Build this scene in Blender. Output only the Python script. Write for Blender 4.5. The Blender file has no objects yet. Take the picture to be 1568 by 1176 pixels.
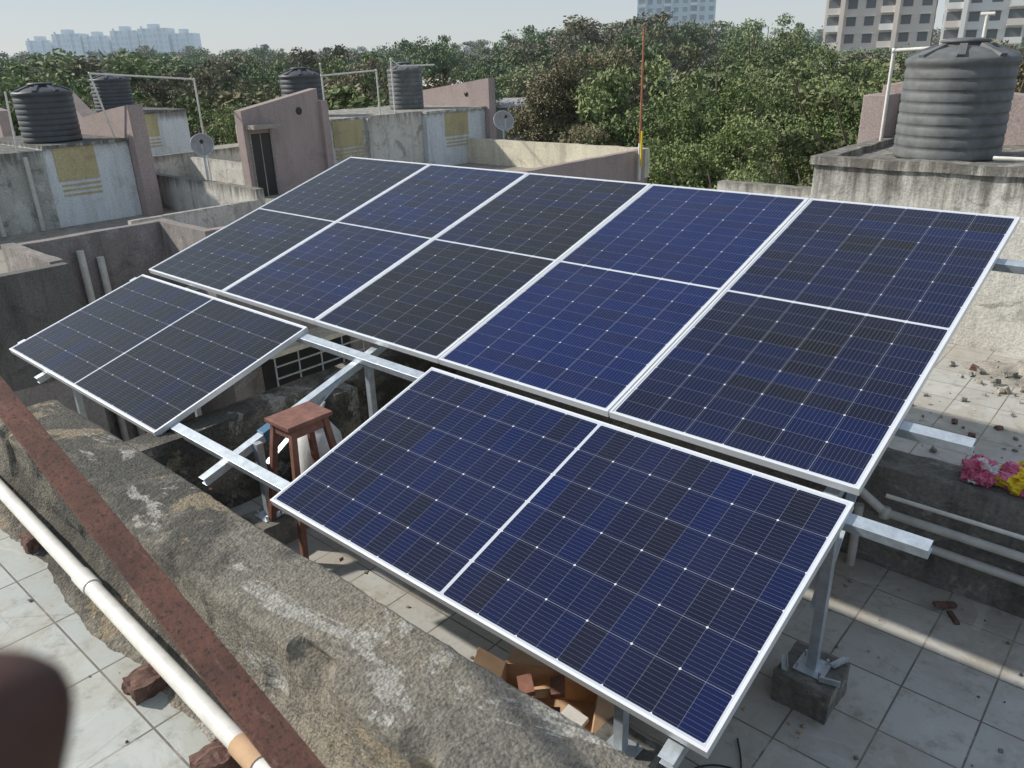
import bpy, bmesh, math, random
import numpy as np
from mathutils import Vector, Matrix, noise
random.seed(7); np.random.seed(7)
scene = bpy.context.scene
COL = scene.collection

# ------------------------------------------------------------------ nodes
class G:
    def __init__(s, name, rough=0.9, metal=0.0, spec=0.3):
        s.m = bpy.data.materials.new(name); s.m.use_nodes = True
        s.nt = s.m.node_tree
        s.b = s.nt.nodes['Principled BSDF']
        s.b.inputs['Roughness'].default_value = rough
        s.b.inputs['Metallic'].default_value = metal
        s.b.inputs['Specular IOR Level'].default_value = spec
    def n(s, t): return s.nt.nodes.new(t)
    def put(s, sock, v):
        if isinstance(v, bpy.types.NodeSocket): s.nt.links.new(v, sock)
        elif isinstance(v, (tuple, list)):
            if len(sock.default_value) == 4 and len(v) == 3: v = (*v, 1)
            sock.default_value = v
        else: sock.default_value = v
    def obj(s): return s.n('ShaderNodeTexCoord').outputs['Object']
    def pos(s): return s.n('ShaderNodeNewGeometry').outputs['Position']
    def nrm(s): return s.n('ShaderNodeNewGeometry').outputs['Normal']
    def map(s, v, sc=(1, 1, 1), loc=(0, 0, 0)):
        m = s.n('ShaderNodeMapping'); s.put(m.inputs[0], v); m.inputs['Scale'].default_value = sc; m.inputs['Location'].default_value = loc
        return m.outputs[0]
    def noise(s, v, sc, det=4, ro=0.6, dist=0.0):
        m = s.n('ShaderNodeTexNoise'); s.put(m.inputs['Vector'], v); m.inputs['Scale'].default_value = sc
        m.inputs['Detail'].default_value = det; m.inputs['Roughness'].default_value = ro; m.inputs['Distortion'].default_value = dist
        return m.outputs[0]
    def mr(s, v, a, b, c=0.0, d=1.0):
        m = s.n('ShaderNodeMapRange'); s.put(m.inputs[0], v)
        for i, x in enumerate((a, b, c, d)): s.put(m.inputs[i + 1], x)
        return m.outputs[0]
    def ma(s, op, a, b=0.0, c=0.0):
        m = s.n('ShaderNodeMath'); m.operation = op; s.put(m.inputs[0], a); s.put(m.inputs[1], b); s.put(m.inputs[2], c)
        return m.outputs[0]
    def mix(s, f, a, b, mode='MIX'):
        m = s.n('ShaderNodeMix'); m.data_type = 'RGBA'; m.blend_type = mode
        s.put(m.inputs[0], f); s.put(m.inputs[6], a); s.put(m.inputs[7], b)
        return m.outputs[2]
    def xyz(s, v):
        m = s.n('ShaderNodeSeparateXYZ'); s.put(m.inputs[0], v); return m.outputs
    def comb(s, x, y, z):
        m = s.n('ShaderNodeCombineXYZ'); s.put(m.inputs[0], x); s.put(m.inputs[1], y); s.put(m.inputs[2], z); return m.outputs[0]
    def bump(s, h, st=0.4, d=0.01):
        m = s.n('ShaderNodeBump'); s.put(m.inputs['Height'], h); m.inputs['Strength'].default_value = st; m.inputs['Distance'].default_value = d
        s.nt.links.new(m.outputs[0], s.b.inputs['Normal'])
    def col(s, c): s.put(s.b.inputs['Base Color'], c); return s
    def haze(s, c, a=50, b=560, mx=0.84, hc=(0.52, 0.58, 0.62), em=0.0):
        # aerial haze painted into base colour, optional airlight glow, by distance from the terrace
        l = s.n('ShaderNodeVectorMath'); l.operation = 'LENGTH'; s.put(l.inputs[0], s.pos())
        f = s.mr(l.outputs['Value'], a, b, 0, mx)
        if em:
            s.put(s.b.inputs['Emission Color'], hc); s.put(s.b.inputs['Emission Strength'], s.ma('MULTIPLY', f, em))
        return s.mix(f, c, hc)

def weathered(name, c1, c2, stain, sc=1.0, streak=0.6, top=0.6, patch=None, patch_amt=0.5, bump=0.4, rough=0.92, pth=0.57, tz=None, td=0.35):
    g = G(name, rough)
    o = g.obj()
    big = g.mr(g.noise(o, 1.1 * sc, 5, 0.65), 0.35, 0.65)
    c = g.mix(big, c1, c2)
    st = g.mr(g.noise(g.map(o, (5 * sc, 5 * sc, 0.55 * sc)), 1.0, 7, 0.7), 0.5, 0.66)
    c = g.mix(g.ma('MULTIPLY', st, streak), c, stain)
    blot = g.mr(g.noise(o, 3.3 * sc, 8, 0.72, 0.5), 0.53, 0.63)
    c = g.mix(g.ma('MULTIPLY', blot, streak * 0.9), c, stain)
    if patch:
        p = g.mr(g.noise(g.map(o, (0.7, 1.3, 1), (7, 3, 5)), 2.3 * sc, 9, 0.7, 0.8), pth, pth + 0.025)
        c = g.mix(g.ma('MULTIPLY', p, patch_amt), c, patch)
    if tz is not None:
        zz = g.xyz(o)[2]
        run = g.noise(g.map(o, (9, 9, 0.8)), 1.0, 6, 0.7)
        d_ = g.ma('ADD', g.mr(zz, tz - td, tz, 0.0, 0.5), g.mr(run, 0.35, 0.75, -0.25, 0.35))
        c = g.mix(g.mr(d_, 0.12, 0.5, 0, 0.85), c, stain)
    nz = g.mr(g.xyz(g.nrm())[2], 0.5, 0.9)
    tn = g.mr(g.noise(o, 5 * sc, 6, 0.7), 0.3, 0.6, 0.35, 1)
    c = g.mix(g.ma('MULTIPLY', g.ma('MULTIPLY', nz, tn), top), c, stain)
    f = g.noise(o, 45, 6, 0.75)
    c = g.mix(1.0, c, g.mix(g.mr(f, 0.3, 0.7), (0.66, 0.66, 0.66), (1.28, 1.28, 1.28)), 'MULTIPLY')
    g.col(c); g.bump(g.ma('ADD', f, g.ma('MULTIPLY', g.noise(o, 9, 5, 0.7), 2.0)), bump, 0.012)
    return g.m

def plain(name, c, rough=0.5, metal=0.0, spec=0.4, var=0.12, nsc=6, haze=False, bump=0.0):
    g = G(name, rough, metal, spec)
    o = g.obj()
    f = g.mr(g.noise(o, nsc, 6, 0.7), 0.3, 0.7, 1 - var, 1 + var)
    cc = g.mix(1.0, c, g.comb(f, f, f), 'MULTIPLY')
    if haze: cc = g.haze(cc, em=0.2)  # painted distance haze with a faint airlight glow
    g.col(cc)
    if bump: g.bump(g.noise(o, nsc * 8, 5, 0.7), bump, 0.004)
    return g.m

def tiles(name, size, c1, c2, grout, dirt, off=(0, 0, 0), smear=0.5):
    g = G(name, 0.55, 0, 0.4)
    o = g.obj()
    br = g.n('ShaderNodeTexBrick'); g.put(br.inputs['Vector'], g.map(o, (1, 1, 1), off))
    br.offset = 0.0; br.squash = 1.0
    br.inputs['Scale'].default_value = 1.0; br.inputs['Brick Width'].default_value = size; br.inputs['Row Height'].default_value = size
    br.inputs['Mortar Size'].default_value = 0.0045; br.inputs['Mortar Smooth'].default_value = 0.3; br.inputs['Bias'].default_value = 0
    g.put(br.inputs['Color1'], c1); g.put(br.inputs['Color2'], c2); g.put(br.inputs['Mortar'], grout)
    c = br.outputs[0]
    d = g.mr(g.noise(o, 1.7, 8, 0.7, 0.4), 0.42, 0.66)
    c = g.mix(g.ma('MULTIPLY', d, smear), c, dirt)
    d2 = g.mr(g.noise(o, 9, 8, 0.75), 0.52, 0.68)
    c = g.mix(g.ma('MULTIPLY', d2, 0.6 * smear + 0.1), c, (dirt[0] * 0.6, dirt[1] * 0.6, dirt[2] * 0.57))
    d3 = g.mr(g.noise(g.map(o, (1, 1, 1), (4, 9, 0)), 3.2, 9, 0.72, 0.9), 0.56, 0.62)
    c = g.mix(g.ma('MULTIPLY', d3, 0.5), c, (0.50, 0.49, 0.46))
    v = g.n('ShaderNodeTexVoronoi'); v.feature = 'DISTANCE_TO_EDGE'; g.put(v.inputs['Vector'], g.map(o, (1, 1, 0.0))); v.inputs['Scale'].default_value = 0.9
    ck = g.mr(v.outputs[0], 0.0, 0.003, 0.3, 0)
    c = g.mix(ck, c, grout)
    g.col(c)
    g.put(g.b.inputs['Roughness'], g.mr(d, 0, 1, 0.45, 0.9))
    g.bump(g.ma('ADD', g.ma('MULTIPLY', br.outputs[1], -1.0), g.ma('MULTIPLY', g.noise(o, 30, 5, 0.7), 0.5)), 0.35, 0.004)
    return g.m

# ------------------------------------------------------------------ mesh builder
class MB:
    def __init__(s): s.v = []; s.f = []; s.m = []; s.s = []
    def add(s, vs, fs, m=0, smooth=False, M=None):
        b = len(s.v)
        for p in vs: s.v.append(tuple(M @ Vector(p)) if M else tuple(p))
        for f in fs: s.f.append([i + b for i in f]); s.m.append(m); s.s.append(smooth)
        return s
    def box(s, a, b, m=0, M=None):
        x0, y0, z0 = a; x1, y1, z1 = b
        if x0 > x1: x0, x1 = x1, x0
        if y0 > y1: y0, y1 = y1, y0
        if z0 > z1: z0, z1 = z1, z0
        vs = [(x0, y0, z0), (x1, y0, z0), (x1, y1, z0), (x0, y1, z0), (x0, y0, z1), (x1, y0, z1), (x1, y1, z1), (x0, y1, z1)]
        return s.add(vs, [(0, 3, 2, 1), (4, 5, 6, 7), (0, 1, 5, 4), (1, 2, 6, 5), (2, 3, 7, 6), (3, 0, 4, 7)], m, False, M)
    def rbox(s, a, b, m=0, step=0.06, amp=0.012, fr=3.0):
        a = Vector(a); b = Vector(b); L = b - a
        n = [max(1, min(160, int(L[i] / step))) for i in range(3)]
        def disp(p):
            q = Vector(p)
            return q + noise.noise_vector(q * fr) * amp + noise.noise_vector(q * fr * 4.3) * amp * 0.4
        for ax in range(3):
            u, w = (ax + 1) % 3, (ax + 2) % 3
            for side in (0, 1):
                vs = []; fs = []
                for i in range(n[u] + 1):
                    for j in range(n[w] + 1):
                        p = [0, 0, 0]; p[ax] = b[ax] if side else a[ax]
                        p[u] = a[u] + L[u] * i / n[u]; p[w] = a[w] + L[w] * j / n[w]
                        vs.append(disp(p))
                for i in range(n[u]):
                    for j in range(n[w]):
                        q = i * (n[w] + 1) + j
                        f = (q, q + n[w] + 1, q + n[w] + 2, q + 1)
                        fs.append(f if side else f[::-1])
                s.add(vs, fs, m, False)
        return s
    def sweep(s, p0, p1, prof, up=(0, 0, 1), m=0):
        p0 = Vector(p0); p1 = Vector(p1); d = (p1 - p0).normalized()
        sd = d.cross(Vector(up)).normalized(); u2 = sd.cross(d)
        n = len(prof)
        vs = [p + sd * a + u2 * b for p in (p0, p1) for a, b in prof]
        fs = [(i, (i + 1) % n, n + (i + 1) % n, n + i) for i in range(n)] + [tuple(range(n))[::-1], tuple(range(n, 2 * n))]
        return s.add(vs, fs, m)
    def tube(s, pts, r, m=0, n=10, cap=True):
        pts = [Vector(p) for p in pts]; k = len(pts)
        rs = r if isinstance(r, (list, tuple)) else [r] * k
        vs = []; fs = []
        ref = Vector((0.13, 0.21, 0.97)).normalized()
        for i, p in enumerate(pts):
            d = (pts[min(i + 1, k - 1)] - pts[max(i - 1, 0)]).normalized()
            a = d.cross(ref)
            if a.length < 0.1: a = d.cross(Vector((1, 0, 0)))
            a.normalize(); b = d.cross(a)
            for j in range(n):
                t = 2 * math.pi * j / n
                vs.append(p + (a * math.cos(t) + b * math.sin(t)) * rs[i])
        for i in range(k - 1):
            for j in range(n):
                fs.append((i * n + j, i * n + (j + 1) % n, (i + 1) * n + (j + 1) % n, (i + 1) * n + j))
        s.add(vs, fs, m, True)
        if cap:
            s.add(vs[:n], [tuple(range(n))[::-1]], m); s.add(vs[-n:], [tuple(range(n))], m)
        return s
    def lathe(s, prof, c, m=0, n=40, M=None):
        vs = []; fs = []
        for r, z in prof:
            for j in range(n):
                t = 2 * math.pi * j / n
                vs.append((c[0] + r * math.cos(t), c[1] + r * math.sin(t), c[2] + z))
        for i in range(len(prof) - 1):
            for j in range(n):
                fs.append((i * n + j, i * n + (j + 1) % n, (i + 1) * n + (j + 1) % n, (i + 1) * n + j))
        return s.add(vs, fs, m, True, M)
    def prism(s, poly, ax, a, b, m=0):
        n = len(poly)
        def P(q, t):
            l = list(q); l.insert(ax, t); return tuple(l)
        vs = [P(q, a) for q in poly] + [P(q, b) for q in poly]
        fs = [(i, (i + 1) % n, n + (i + 1) % n, n + i) for i in range(n)] + [tuple(range(n))[::-1], tuple(range(n, 2 * n))]
        return s.add(vs, fs, m)
    def obj(s, name, mats, bevel=0, parent=None, M=None, merge=False):
        me = bpy.data.meshes.new(name)
        me.from_pydata([tuple(v) for v in s.v], [], s.f)
        for mt in mats: me.materials.append(mt)
        me.polygons.foreach_set('material_index', s.m); me.polygons.foreach_set('use_smooth', s.s)
        bm = bmesh.new(); bm.from_mesh(me)
        if merge: bmesh.ops.remove_doubles(bm, verts=bm.verts, dist=1e-5)
        bmesh.ops.recalc_face_normals(bm, faces=bm.faces)
        bm.to_mesh(me); bm.free(); me.update()
        o = bpy.data.objects.new(name, me); COL.objects.link(o)
        if M is not None: o.matrix_world = M
        if parent: o.parent = parent
        if bevel:
            bv = o.modifiers.new('b', 'BEVEL'); bv.width = bevel; bv.segments = 2; bv.limit_method = 'ANGLE'; bv.angle_limit = 0.7
        return o

def empty(name, loc=(0, 0, 0)):
    e = bpy.data.objects.new(name, None); COL.objects.link(e); e.location = loc; return e

# ------------------------------------------------------------------ materials
M_wall_white = weathered('weathered_whitewash', (0.66, 0.64, 0.58), (0.56, 0.535, 0.47), (0.11, 0.10, 0.085), 1.0, 0.42, 0.55, (0.30, 0.28, 0.24), 0.75, 0.5, tz=1.56, td=0.6)
M_wall_low = weathered('weathered_whitewash_low', (0.64, 0.62, 0.57), (0.52, 0.50, 0.45), (0.13, 0.12, 0.10), 1.0, 0.4, 0.6, (0.32, 0.30, 0.27), 0.6, 0.5, tz=0.62, td=0.25)
M_wall_paint = weathered('painted_white_wall', (0.66, 0.70, 0.72), (0.58, 0.61, 0.62), (0.2, 0.19, 0.17), 0.8, 0.25, 0.7, None, 0.5, 0.2, tz=1.35, td=0.2)
M_wall_grey = weathered('stained_grey_wall', (0.48, 0.48, 0.44), (0.35, 0.35, 0.32), (0.075, 0.075, 0.068), 0.9, 0.65, 0.7, (0.58, 0.58, 0.55), 0.6, 0.4, tz=1.35, td=0.5)
M_wall_pink = weathered('dusty_pink_plaster', (0.40, 0.325, 0.305), (0.35, 0.285, 0.27), (0.18, 0.145, 0.13), 0.7, 0.25, 0.5, None, 0.5, 0.15)
M_wall_dark = weathered('dark_grey_plaster', (0.20, 0.195, 0.18), (0.14, 0.135, 0.125), (0.065, 0.065, 0.06), 0.8, 0.6, 0.3, None, 0.5, 0.4)
M_wall_mid = weathered('taupe_plaster', (0.35, 0.31, 0.29), (0.27, 0.24, 0.225), (0.12, 0.11, 0.10), 0.8, 0.5, 0.5, (0.42, 0.40, 0.38), 0.4, 0.3)
M_yellow = weathered('ochre_paint', (0.50, 0.44, 0.26), (0.44, 0.38, 0.22), (0.2, 0.17, 0.11), 0.8, 0.3, 0.4, None, 0.5, 0.15)
M_cream = weathered('cream_parapet', (0.72, 0.67, 0.52), (0.62, 0.57, 0.45), (0.22, 0.19, 0.14), 0.7, 0.35, 0.6, None, 0.5, 0.2)
M_concw = weathered('bare_cement', (0.28, 0.265, 0.235), (0.20, 0.19, 0.17), (0.085, 0.08, 0.07), 1.5, 0.6, 0.4, (0.42, 0.40, 0.365), 0.5, 0.7)
M_roof = weathered('roof_screed', (0.38, 0.35, 0.295), (0.29, 0.27, 0.235), (0.14, 0.13, 0.11), 0.6, 0.5, 0.4, (0.44, 0.42, 0.38), 0.5, 0.4)
M_tile_near = tiles('terrace_tiles_large', 0.40, (0.42, 0.435, 0.405), (0.365, 0.38, 0.355), (0.13, 0.12, 0.10), (0.30, 0.265, 0.20), (0.1, 0.13, 0), 0.9)
M_tile = tiles('terrace_tiles', 0.30, (0.46, 0.455, 0.42), (0.39, 0.385, 0.36), (0.13, 0.12, 0.10), (0.32, 0.285, 0.23), (0.05, 0.1, 0), 0.9)

# hand-plastered old concrete coping: warm cement, black algae, pale fresh patches, coarse grit
g = G('old_concrete', 0.95); o = g.obj()
c = g.mix(g.mr(g.noise(o, 0.9, 6, 0.65), 0.36, 0.62), (0.34, 0.295, 0.225), (0.22, 0.205, 0.175))
algae = g.mr(g.ma('ADD', g.noise(g.map(o, (0.8, 1, 1), (2, 0, 0)), 1.5, 9, 0.72, 0.4), g.mr(g.xyz(o)[0], 2.0, 5.5, 0.09, -0.06)), 0.49, 0.58)
c = g.mix(g.ma('MULTIPLY', algae, 0.8), c, (0.075, 0.073, 0.064))
sp = g.mr(g.noise(o, 12, 8, 0.8), 0.50, 0.66)
c = g.mix(g.ma('MULTIPLY', sp, 0.6), c, (0.09, 0.085, 0.072))
p = g.mr(g.noise(g.map(o, (0.8, 1.5, 1), (7, 3, 5)), 2.0, 10, 0.72, 0.7), 0.565, 0.585)
c = g.mix(g.ma('MULTIPLY', p, g.mr(g.noise(o, 22, 5, 0.8), 0.38, 0.55, 0.2, 0.8)), c, (0.50, 0.48, 0.43))
p2 = g.mr(g.noise(g.map(o, (1, 1, 1), (1, 8, 2)), 1.7, 9, 0.7, 0.6), 0.57, 0.6)
c = g.mix(g.ma('MULTIPLY', p2, 0.6), c, (0.40, 0.32, 0.21))
f1 = g.noise(o, 55, 6, 0.8)
c = g.mix(1.0, c, g.mix(g.mr(f1, 0.32, 0.68), (0.5, 0.5, 0.5), (1.42, 1.42, 1.42)), 'MULTIPLY')
vg = g.n('ShaderNodeTexVoronoi'); g.put(vg.inputs['Vector'], o); vg.inputs['Scale'].default_value = 90
g.col(c)
g.bump(g.ma('ADD', g.ma('ADD', f1, g.ma('MULTIPLY', vg.outputs[0], -0.6)), g.ma('MULTIPLY', g.noise(o, 10, 6, 0.75), 2.0)), 0.9, 0.014)
M_conc = g.m

M_alu = plain('anodised_aluminium', (0.80, 0.81, 0.82), 0.4, 0.4, 0.5, 0.04)
M_galv = plain('galvanised_steel', (0.50, 0.55, 0.59), 0.42, 0.6, 0.5, 0.22, 18)
M_back = plain('backsheet', (0.7, 0.7, 0.7), 0.6)
M_tank = plain('black_plastic_tank', (0.055, 0.06, 0.065), 0.5, 0, 0.5, 0.3, 4)
M_tankr = plain('dusty_plastic_tank', (0.125, 0.13, 0.13), 0.6, 0, 0.3, 0.35, 5)
M_pvc = plain('pvc_white', (0.68, 0.66, 0.60), 0.4, 0, 0.5, 0.16, 9)
M_pvcg = plain('pvc_grey', (0.50, 0.49, 0.45), 0.5, 0, 0.4, 0.2, 9)
M_dish = plain('dish_grey', (0.30, 0.29, 0.28), 0.5, 0, 0.4, 0.2, 9)
M_wood = plain('red_brown_wood', (0.20, 0.095, 0.07), 0.6, 0, 0.3, 0.35, 14, bump=0.3)
M_card = plain('cardboard', (0.50, 0.33, 0.20), 0.85, 0, 0.2, 0.15, 8)
M_sack = plain('white_sack', (0.62, 0.62, 0.6), 0.8, 0, 0.2, 0.15, 10, bump=0.5)
M_brick = plain('burnt_brick', (0.15, 0.09, 0.072), 0.95, 0, 0.2, 0.5, 20, bump=0.8)
M_blue = plain('blue_plastic', (0.04, 0.13, 0.22), 0.5)
M_bluetarp = plain('blue_tarpaulin', (0.12, 0.33, 0.52), 0.6)
M_black = plain('dark_opening', (0.03, 0.03, 0.032), 0.4)
M_bark = plain('bark', (0.16, 0.13, 0.10), 0.95, 0, 0.1, 0.3, 3)
M_red = plain('copper_rod', (0.40, 0.16, 0.09), 0.45, 0.2)
M_yel = plain('yellow_plastic', (0.75, 0.55, 0.03), 0.5)
M_pinkp = plain('pink_plastic', (0.62, 0.16, 0.27), 0.45)
M_wire = plain('black_cable', (0.03, 0.03, 0.03), 0.5)

g = G('rusty_iron', 0.85, 0.1, 0.3); o = g.obj()
c = g.mix(g.mr(g.noise(o, 9, 8, 0.75), 0.35, 0.65), (0.085, 0.043, 0.034), (0.165, 0.078, 0.056))
c = g.mix(g.mr(g.noise(o, 140, 4, 0.7), 0.52, 0.66), c, (0.040, 0.028, 0.026))
c = g.mix(g.mr(g.noise(g.map(o, (6, 30, 30)), 2.0, 5, 0.7), 0.58, 0.7, 0, 0.6), c, (0.23, 0.13, 0.10))
g.col(c); g.bump(g.noise(o, 220, 5, 0.75), 0.8, 0.002); M_rust = g.m

# solar cell glass, panel local frame: x across 6 cells, y along 24 half cells
g = G('solar_cell_glass', 0.2, 0, 0.5)
X, Y, Z = g.xyz(g.obj())
u = g.ma('DIVIDE', g.ma('ADD', X, 0.546), 0.182)
v = g.ma('DIVIDE', g.ma('SUBTRACT', g.ma('ABSOLUTE', Y), 0.008), 0.0927)
ins = g.ma('MULTIPLY', g.ma('MULTIPLY', g.ma('GREATER_THAN', u, 0), g.ma('LESS_THAN', u, 6)), g.ma('MULTIPLY', g.ma('GREATER_THAN', v, 0), g.ma('LESS_THAN', v, 12)))
def edged(t, size):
    f = g.ma('FRACT', t); return g.ma('MULTIPLY', g.ma('MINIMUM', f, g.ma('SUBTRACT', 1.0, f)), size)
du = edged(u, 0.182); dv = edged(v, 0.0927); dv2 = edged(g.ma('MULTIPLY', v, 0.5), 0.1854)
gap = g.ma('MAXIMUM', g.ma('LESS_THAN', du, 0.0011), g.ma('MULTIPLY', g.ma('LESS_THAN', dv, 0.0008), 0.6))
dia = g.ma('LESS_THAN', g.ma('ADD', du, dv2), 0.0058)
bus = g.ma('LESS_THAN', g.ma('MULTIPLY', g.ma('ABSOLUTE', g.ma('SUBTRACT', g.ma('FRACT', g.ma('MULTIPLY', u, 10)), 0.5)), 0.0182), 0.0004)
oi = g.n('ShaderNodeObjectInfo')
tone = g.xyz(oi.outputs['Color'])[0]
sg = g.ma('MULTIPLY', g.ma('SIGN', Y), 40)
def wn(vec):
    w_ = g.n('ShaderNodeTexWhiteNoise'); w_.noise_dimensions = '4D'; g.put(w_.inputs['Vector'], vec); g.put(w_.inputs['W'], oi.outputs['Random']); return w_.outputs[0]
cu_ = g.ma('FLOOR', u); cv_ = g.ma('ADD', g.ma('FLOOR', v), sg); cv2_ = g.ma('ADD', g.ma('FLOOR', g.ma('MULTIPLY', v, 0.5)), sg)
cellr = g.ma('ADD', g.ma('MULTIPLY', wn(g.comb(cu_, cv_, 0.0)), 0.26), g.ma('ADD', g.ma('MULTIPLY', wn(g.comb(g.ma('FLOOR', g.ma('MULTIPLY', u, 0.5)), cv2_, 0.0)), 0.30), g.ma('MULTIPLY', wn(g.comb(0.0, cv_, 3.0)), 0.40)))
t = g.mr(g.ma('ADD', g.ma('SUBTRACT', cellr, 0.48), tone), 0.0, 1.0)
cell = g.mix(t, (0.0085, 0.0085, 0.0115), (0.0035, 0.0110, 0.070))
cell = g.mix(g.ma('MULTIPLY', bus, 0.34), cell, (0.32, 0.36, 0.45))
cell = g.mix(g.ma('MULTIPLY', gap, 0.48), cell, (0.36, 0.39, 0.46))
cell = g.mix(g.ma('MULTIPLY', dia, 0.85), cell, (0.7, 0.72, 0.76))
c = g.mix(ins, (0.50, 0.53, 0.58), cell)
dust = g.mr(g.noise(g.pos(), 2.5, 6, 0.65), 0.35, 0.75, 0.0, 0.014)
c = g.mix(dust, c, (0.42, 0.40, 0.37))
g.col(c)
g.b.inputs['Roughness'].default_value = 0.25
g.b.inputs['IOR'].default_value = 1.33
M_cell = g.m

# foliage
def foliage(name, lo, hi, warm):
    g = G(name, 0.75, 0, 0.15)
    a = g.n('ShaderNodeAttribute'); a.attribute_name = 'tint'
    r, gg, b = g.xyz(a.outputs['Vector'])
    oi = g.n('ShaderNodeObjectInfo')
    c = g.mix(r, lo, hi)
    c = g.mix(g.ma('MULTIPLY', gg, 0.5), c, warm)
    c = g.mix(g.ma('MULTIPLY', g.ma('POWER', oi.outputs['Random'], 1.6), 0.6), c, warm)
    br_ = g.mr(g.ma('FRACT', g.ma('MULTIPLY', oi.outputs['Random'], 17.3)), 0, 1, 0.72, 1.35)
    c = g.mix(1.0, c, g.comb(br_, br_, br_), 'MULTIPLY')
    c = g.haze(c, 20, 480, 0.82, (0.33, 0.39, 0.41), em=0.26)  # haze blended into leaf colour, emission stands in for airlight
    g.col(c)
    return g.m
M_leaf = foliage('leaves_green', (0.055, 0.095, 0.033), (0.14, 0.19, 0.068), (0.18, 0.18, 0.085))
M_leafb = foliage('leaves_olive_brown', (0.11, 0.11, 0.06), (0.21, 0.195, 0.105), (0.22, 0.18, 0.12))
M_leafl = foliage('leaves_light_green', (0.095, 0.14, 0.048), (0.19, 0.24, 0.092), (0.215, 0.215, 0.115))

# ------------------------------------------------------------------ solar array
TH = math.radians(17.1); Z0 = 0.96
def PL(u, v, w=0.0):
    return Vector((u, v * math.cos(TH) - w * math.sin(TH), Z0 + v * math.sin(TH) + w * math.cos(TH)))
R = Matrix.Rotation(TH, 4, 'X')
def panel(uc, vc, w, landscape, tone):
    b = MB(); W, L, H = 0.567, 1.139, 0.035
    fr = 0.011
    b.box((-W, -L, -H), (-W + fr, L, 0), 0); b.box((W - fr, -L, -H), (W, L, 0), 0)
    b.box((-W + fr, -L, -H), (W - fr, -L + fr, -0.0004), 0); b.box((-W + fr, L - fr, -H), (W - fr, L, -0.0004), 0)
    b.add([(-W + fr, -L + fr, -0.0025), (W - fr, -L + fr, -0.0025), (W - fr, L - fr, -0.0025), (-W + fr, L - fr, -0.0025)], [(0, 1, 2, 3)], 1)
    b.add([(-W + fr, -L + fr, -0.008), (W - fr, -L + fr, -0.008), (W - fr, L - fr, -0.008), (-W + fr, L - fr, -0.008)], [(3, 2, 1, 0)], 2)
    for k in (-0.3, 0, 0.3): b.box((k - 0.04, -0.05, -0.03), (k + 0.04, 0.03, -0.0085), 3)
    M = Matrix.Translation(PL(uc, vc, w)) @ R
    if landscape: M = M @ Matrix.Rotation(math.pi / 2, 4, 'Z')
    me_o = b.obj('solar_panel', [M_alu, M_cell, M_back, M_black], 0, None, M)
    me_o.color = (tone, 0, 0, 1)
    return me_o
for i, tn in enumerate((0.05, 0.45, 0.08, 0.95, 0.32)):
    panel(0.567 + i * 1.144, 1.139, 0, False, tn)
panel(1.139, -0.627, -0.012, True, 0.0)
panel(5.715 - 1.139, -0.627, -0.012, True, 0.48)

b = MB()
C = [(0.028, -0.022), (-0.028, -0.022), (-0.028, -0.019), (0.025, -0.019), (0.025, 0.019), (-0.028, 0.019), (-0.028, 0.022), (0.028, 0.022)]
nrmv = (0, -math.sin(TH), math.cos(TH))
for v0, x1 in ((-1.08, 5.60), (-0.12, 6.00), (0.46, 5.98), (1.86, 6.05)):
    b.sweep(PL(-0.1, v0, -0.060), PL(x1, v0, -0.060), C, nrmv)
legs = []
SQ = lambda r: [(-r, -r), (r, -r), (r, r), (-r, r)]
for x in (0.55, 2.83, 5.60):
    b.sweep(PL(x, -1.25, -0.106), PL(x, 2.2, -0.106), C, nrmv)
for x, y, zb in ((0.6, -0.95, -0.9), (0.6, -0.1, -0.9), (0.6, 1.95, -0.9), (2.88, -0.85, 0.0), (2.88, -0.06, 0.0), (2.88, 1.95, 0.0), (5.3, -0.95, 0.0), (5.67, -0.1, 0.0), (5.2, 1.95, 0.0)):
    zt = Z0 + y * math.tan(TH) - 0.09
    b.sweep((x, y, zb + 0.1), (x, y, zt), SQ(0.020), (0, 1, 0))
    b.box((x - 0.06, y - 0.06, zb + 0.152), (x + 0.06, y + 0.06, zb + 0.16))
    for i in (-1, 1):
        for j in (-1, 1): b.tube([(x + i * .045, y + j * .045, zb + .15), (x + i * .045, y + j * .045, zb + .185)], 0.006, 0, 6)
    legs.append((x, y, zb))
b.sweep((2.85, -0.8, 0.45), (2.85, -0.25, 0.78), [(-.02, -.003), (.02, -.003), (.02, .003), (-.02, .003)])
b.sweep((5.65, -0.12, 0.45), (5.60, 0.45, 0.93), [(-.02, -.003), (.02, -.003), (.02, .003), (-.02, .003)])
b.obj('solar_mounting_frame', [M_galv], 0.0012)
b = MB(); b.sweep(PL(2.83, -0.86, -0.106), PL(2.83, -0.76, -0.106), SQ(0.034), nrmv); b.obj('blue_tape_wrap', [M_blue], 0.004)
for x, y, zb in legs:
    b = MB(); b.rbox((x - 0.115, y - 0.115, zb), (x + 0.115, y + 0.115, zb + 0.155), 0, 0.025, 0.010, 7)
    b.obj('concrete_block', [M_concw], 0, merge=True)
b = MB()
for (x, y, a_) in ((5.76, -0.16, 0.3), (5.75, -0.03, 1.2), (5.58, -0.17, 2.0)):
    b.box((-0.04, -0.012, 0), (0.04, 0.012, 0.012), 0, Matrix.Translation((x, y, 0.168)) @ Matrix.Rotation(a_, 4, 'Z'))
    b.box((-0.04, -0.012, 0.012), (0.04, -0.009, 0.026), 0, Matrix.Translation((x, y, 0.168)) @ Matrix.Rotation(a_, 4, 'Z'))
b.obj('clamp_offcuts', [M_galv], 0.001)
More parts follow.
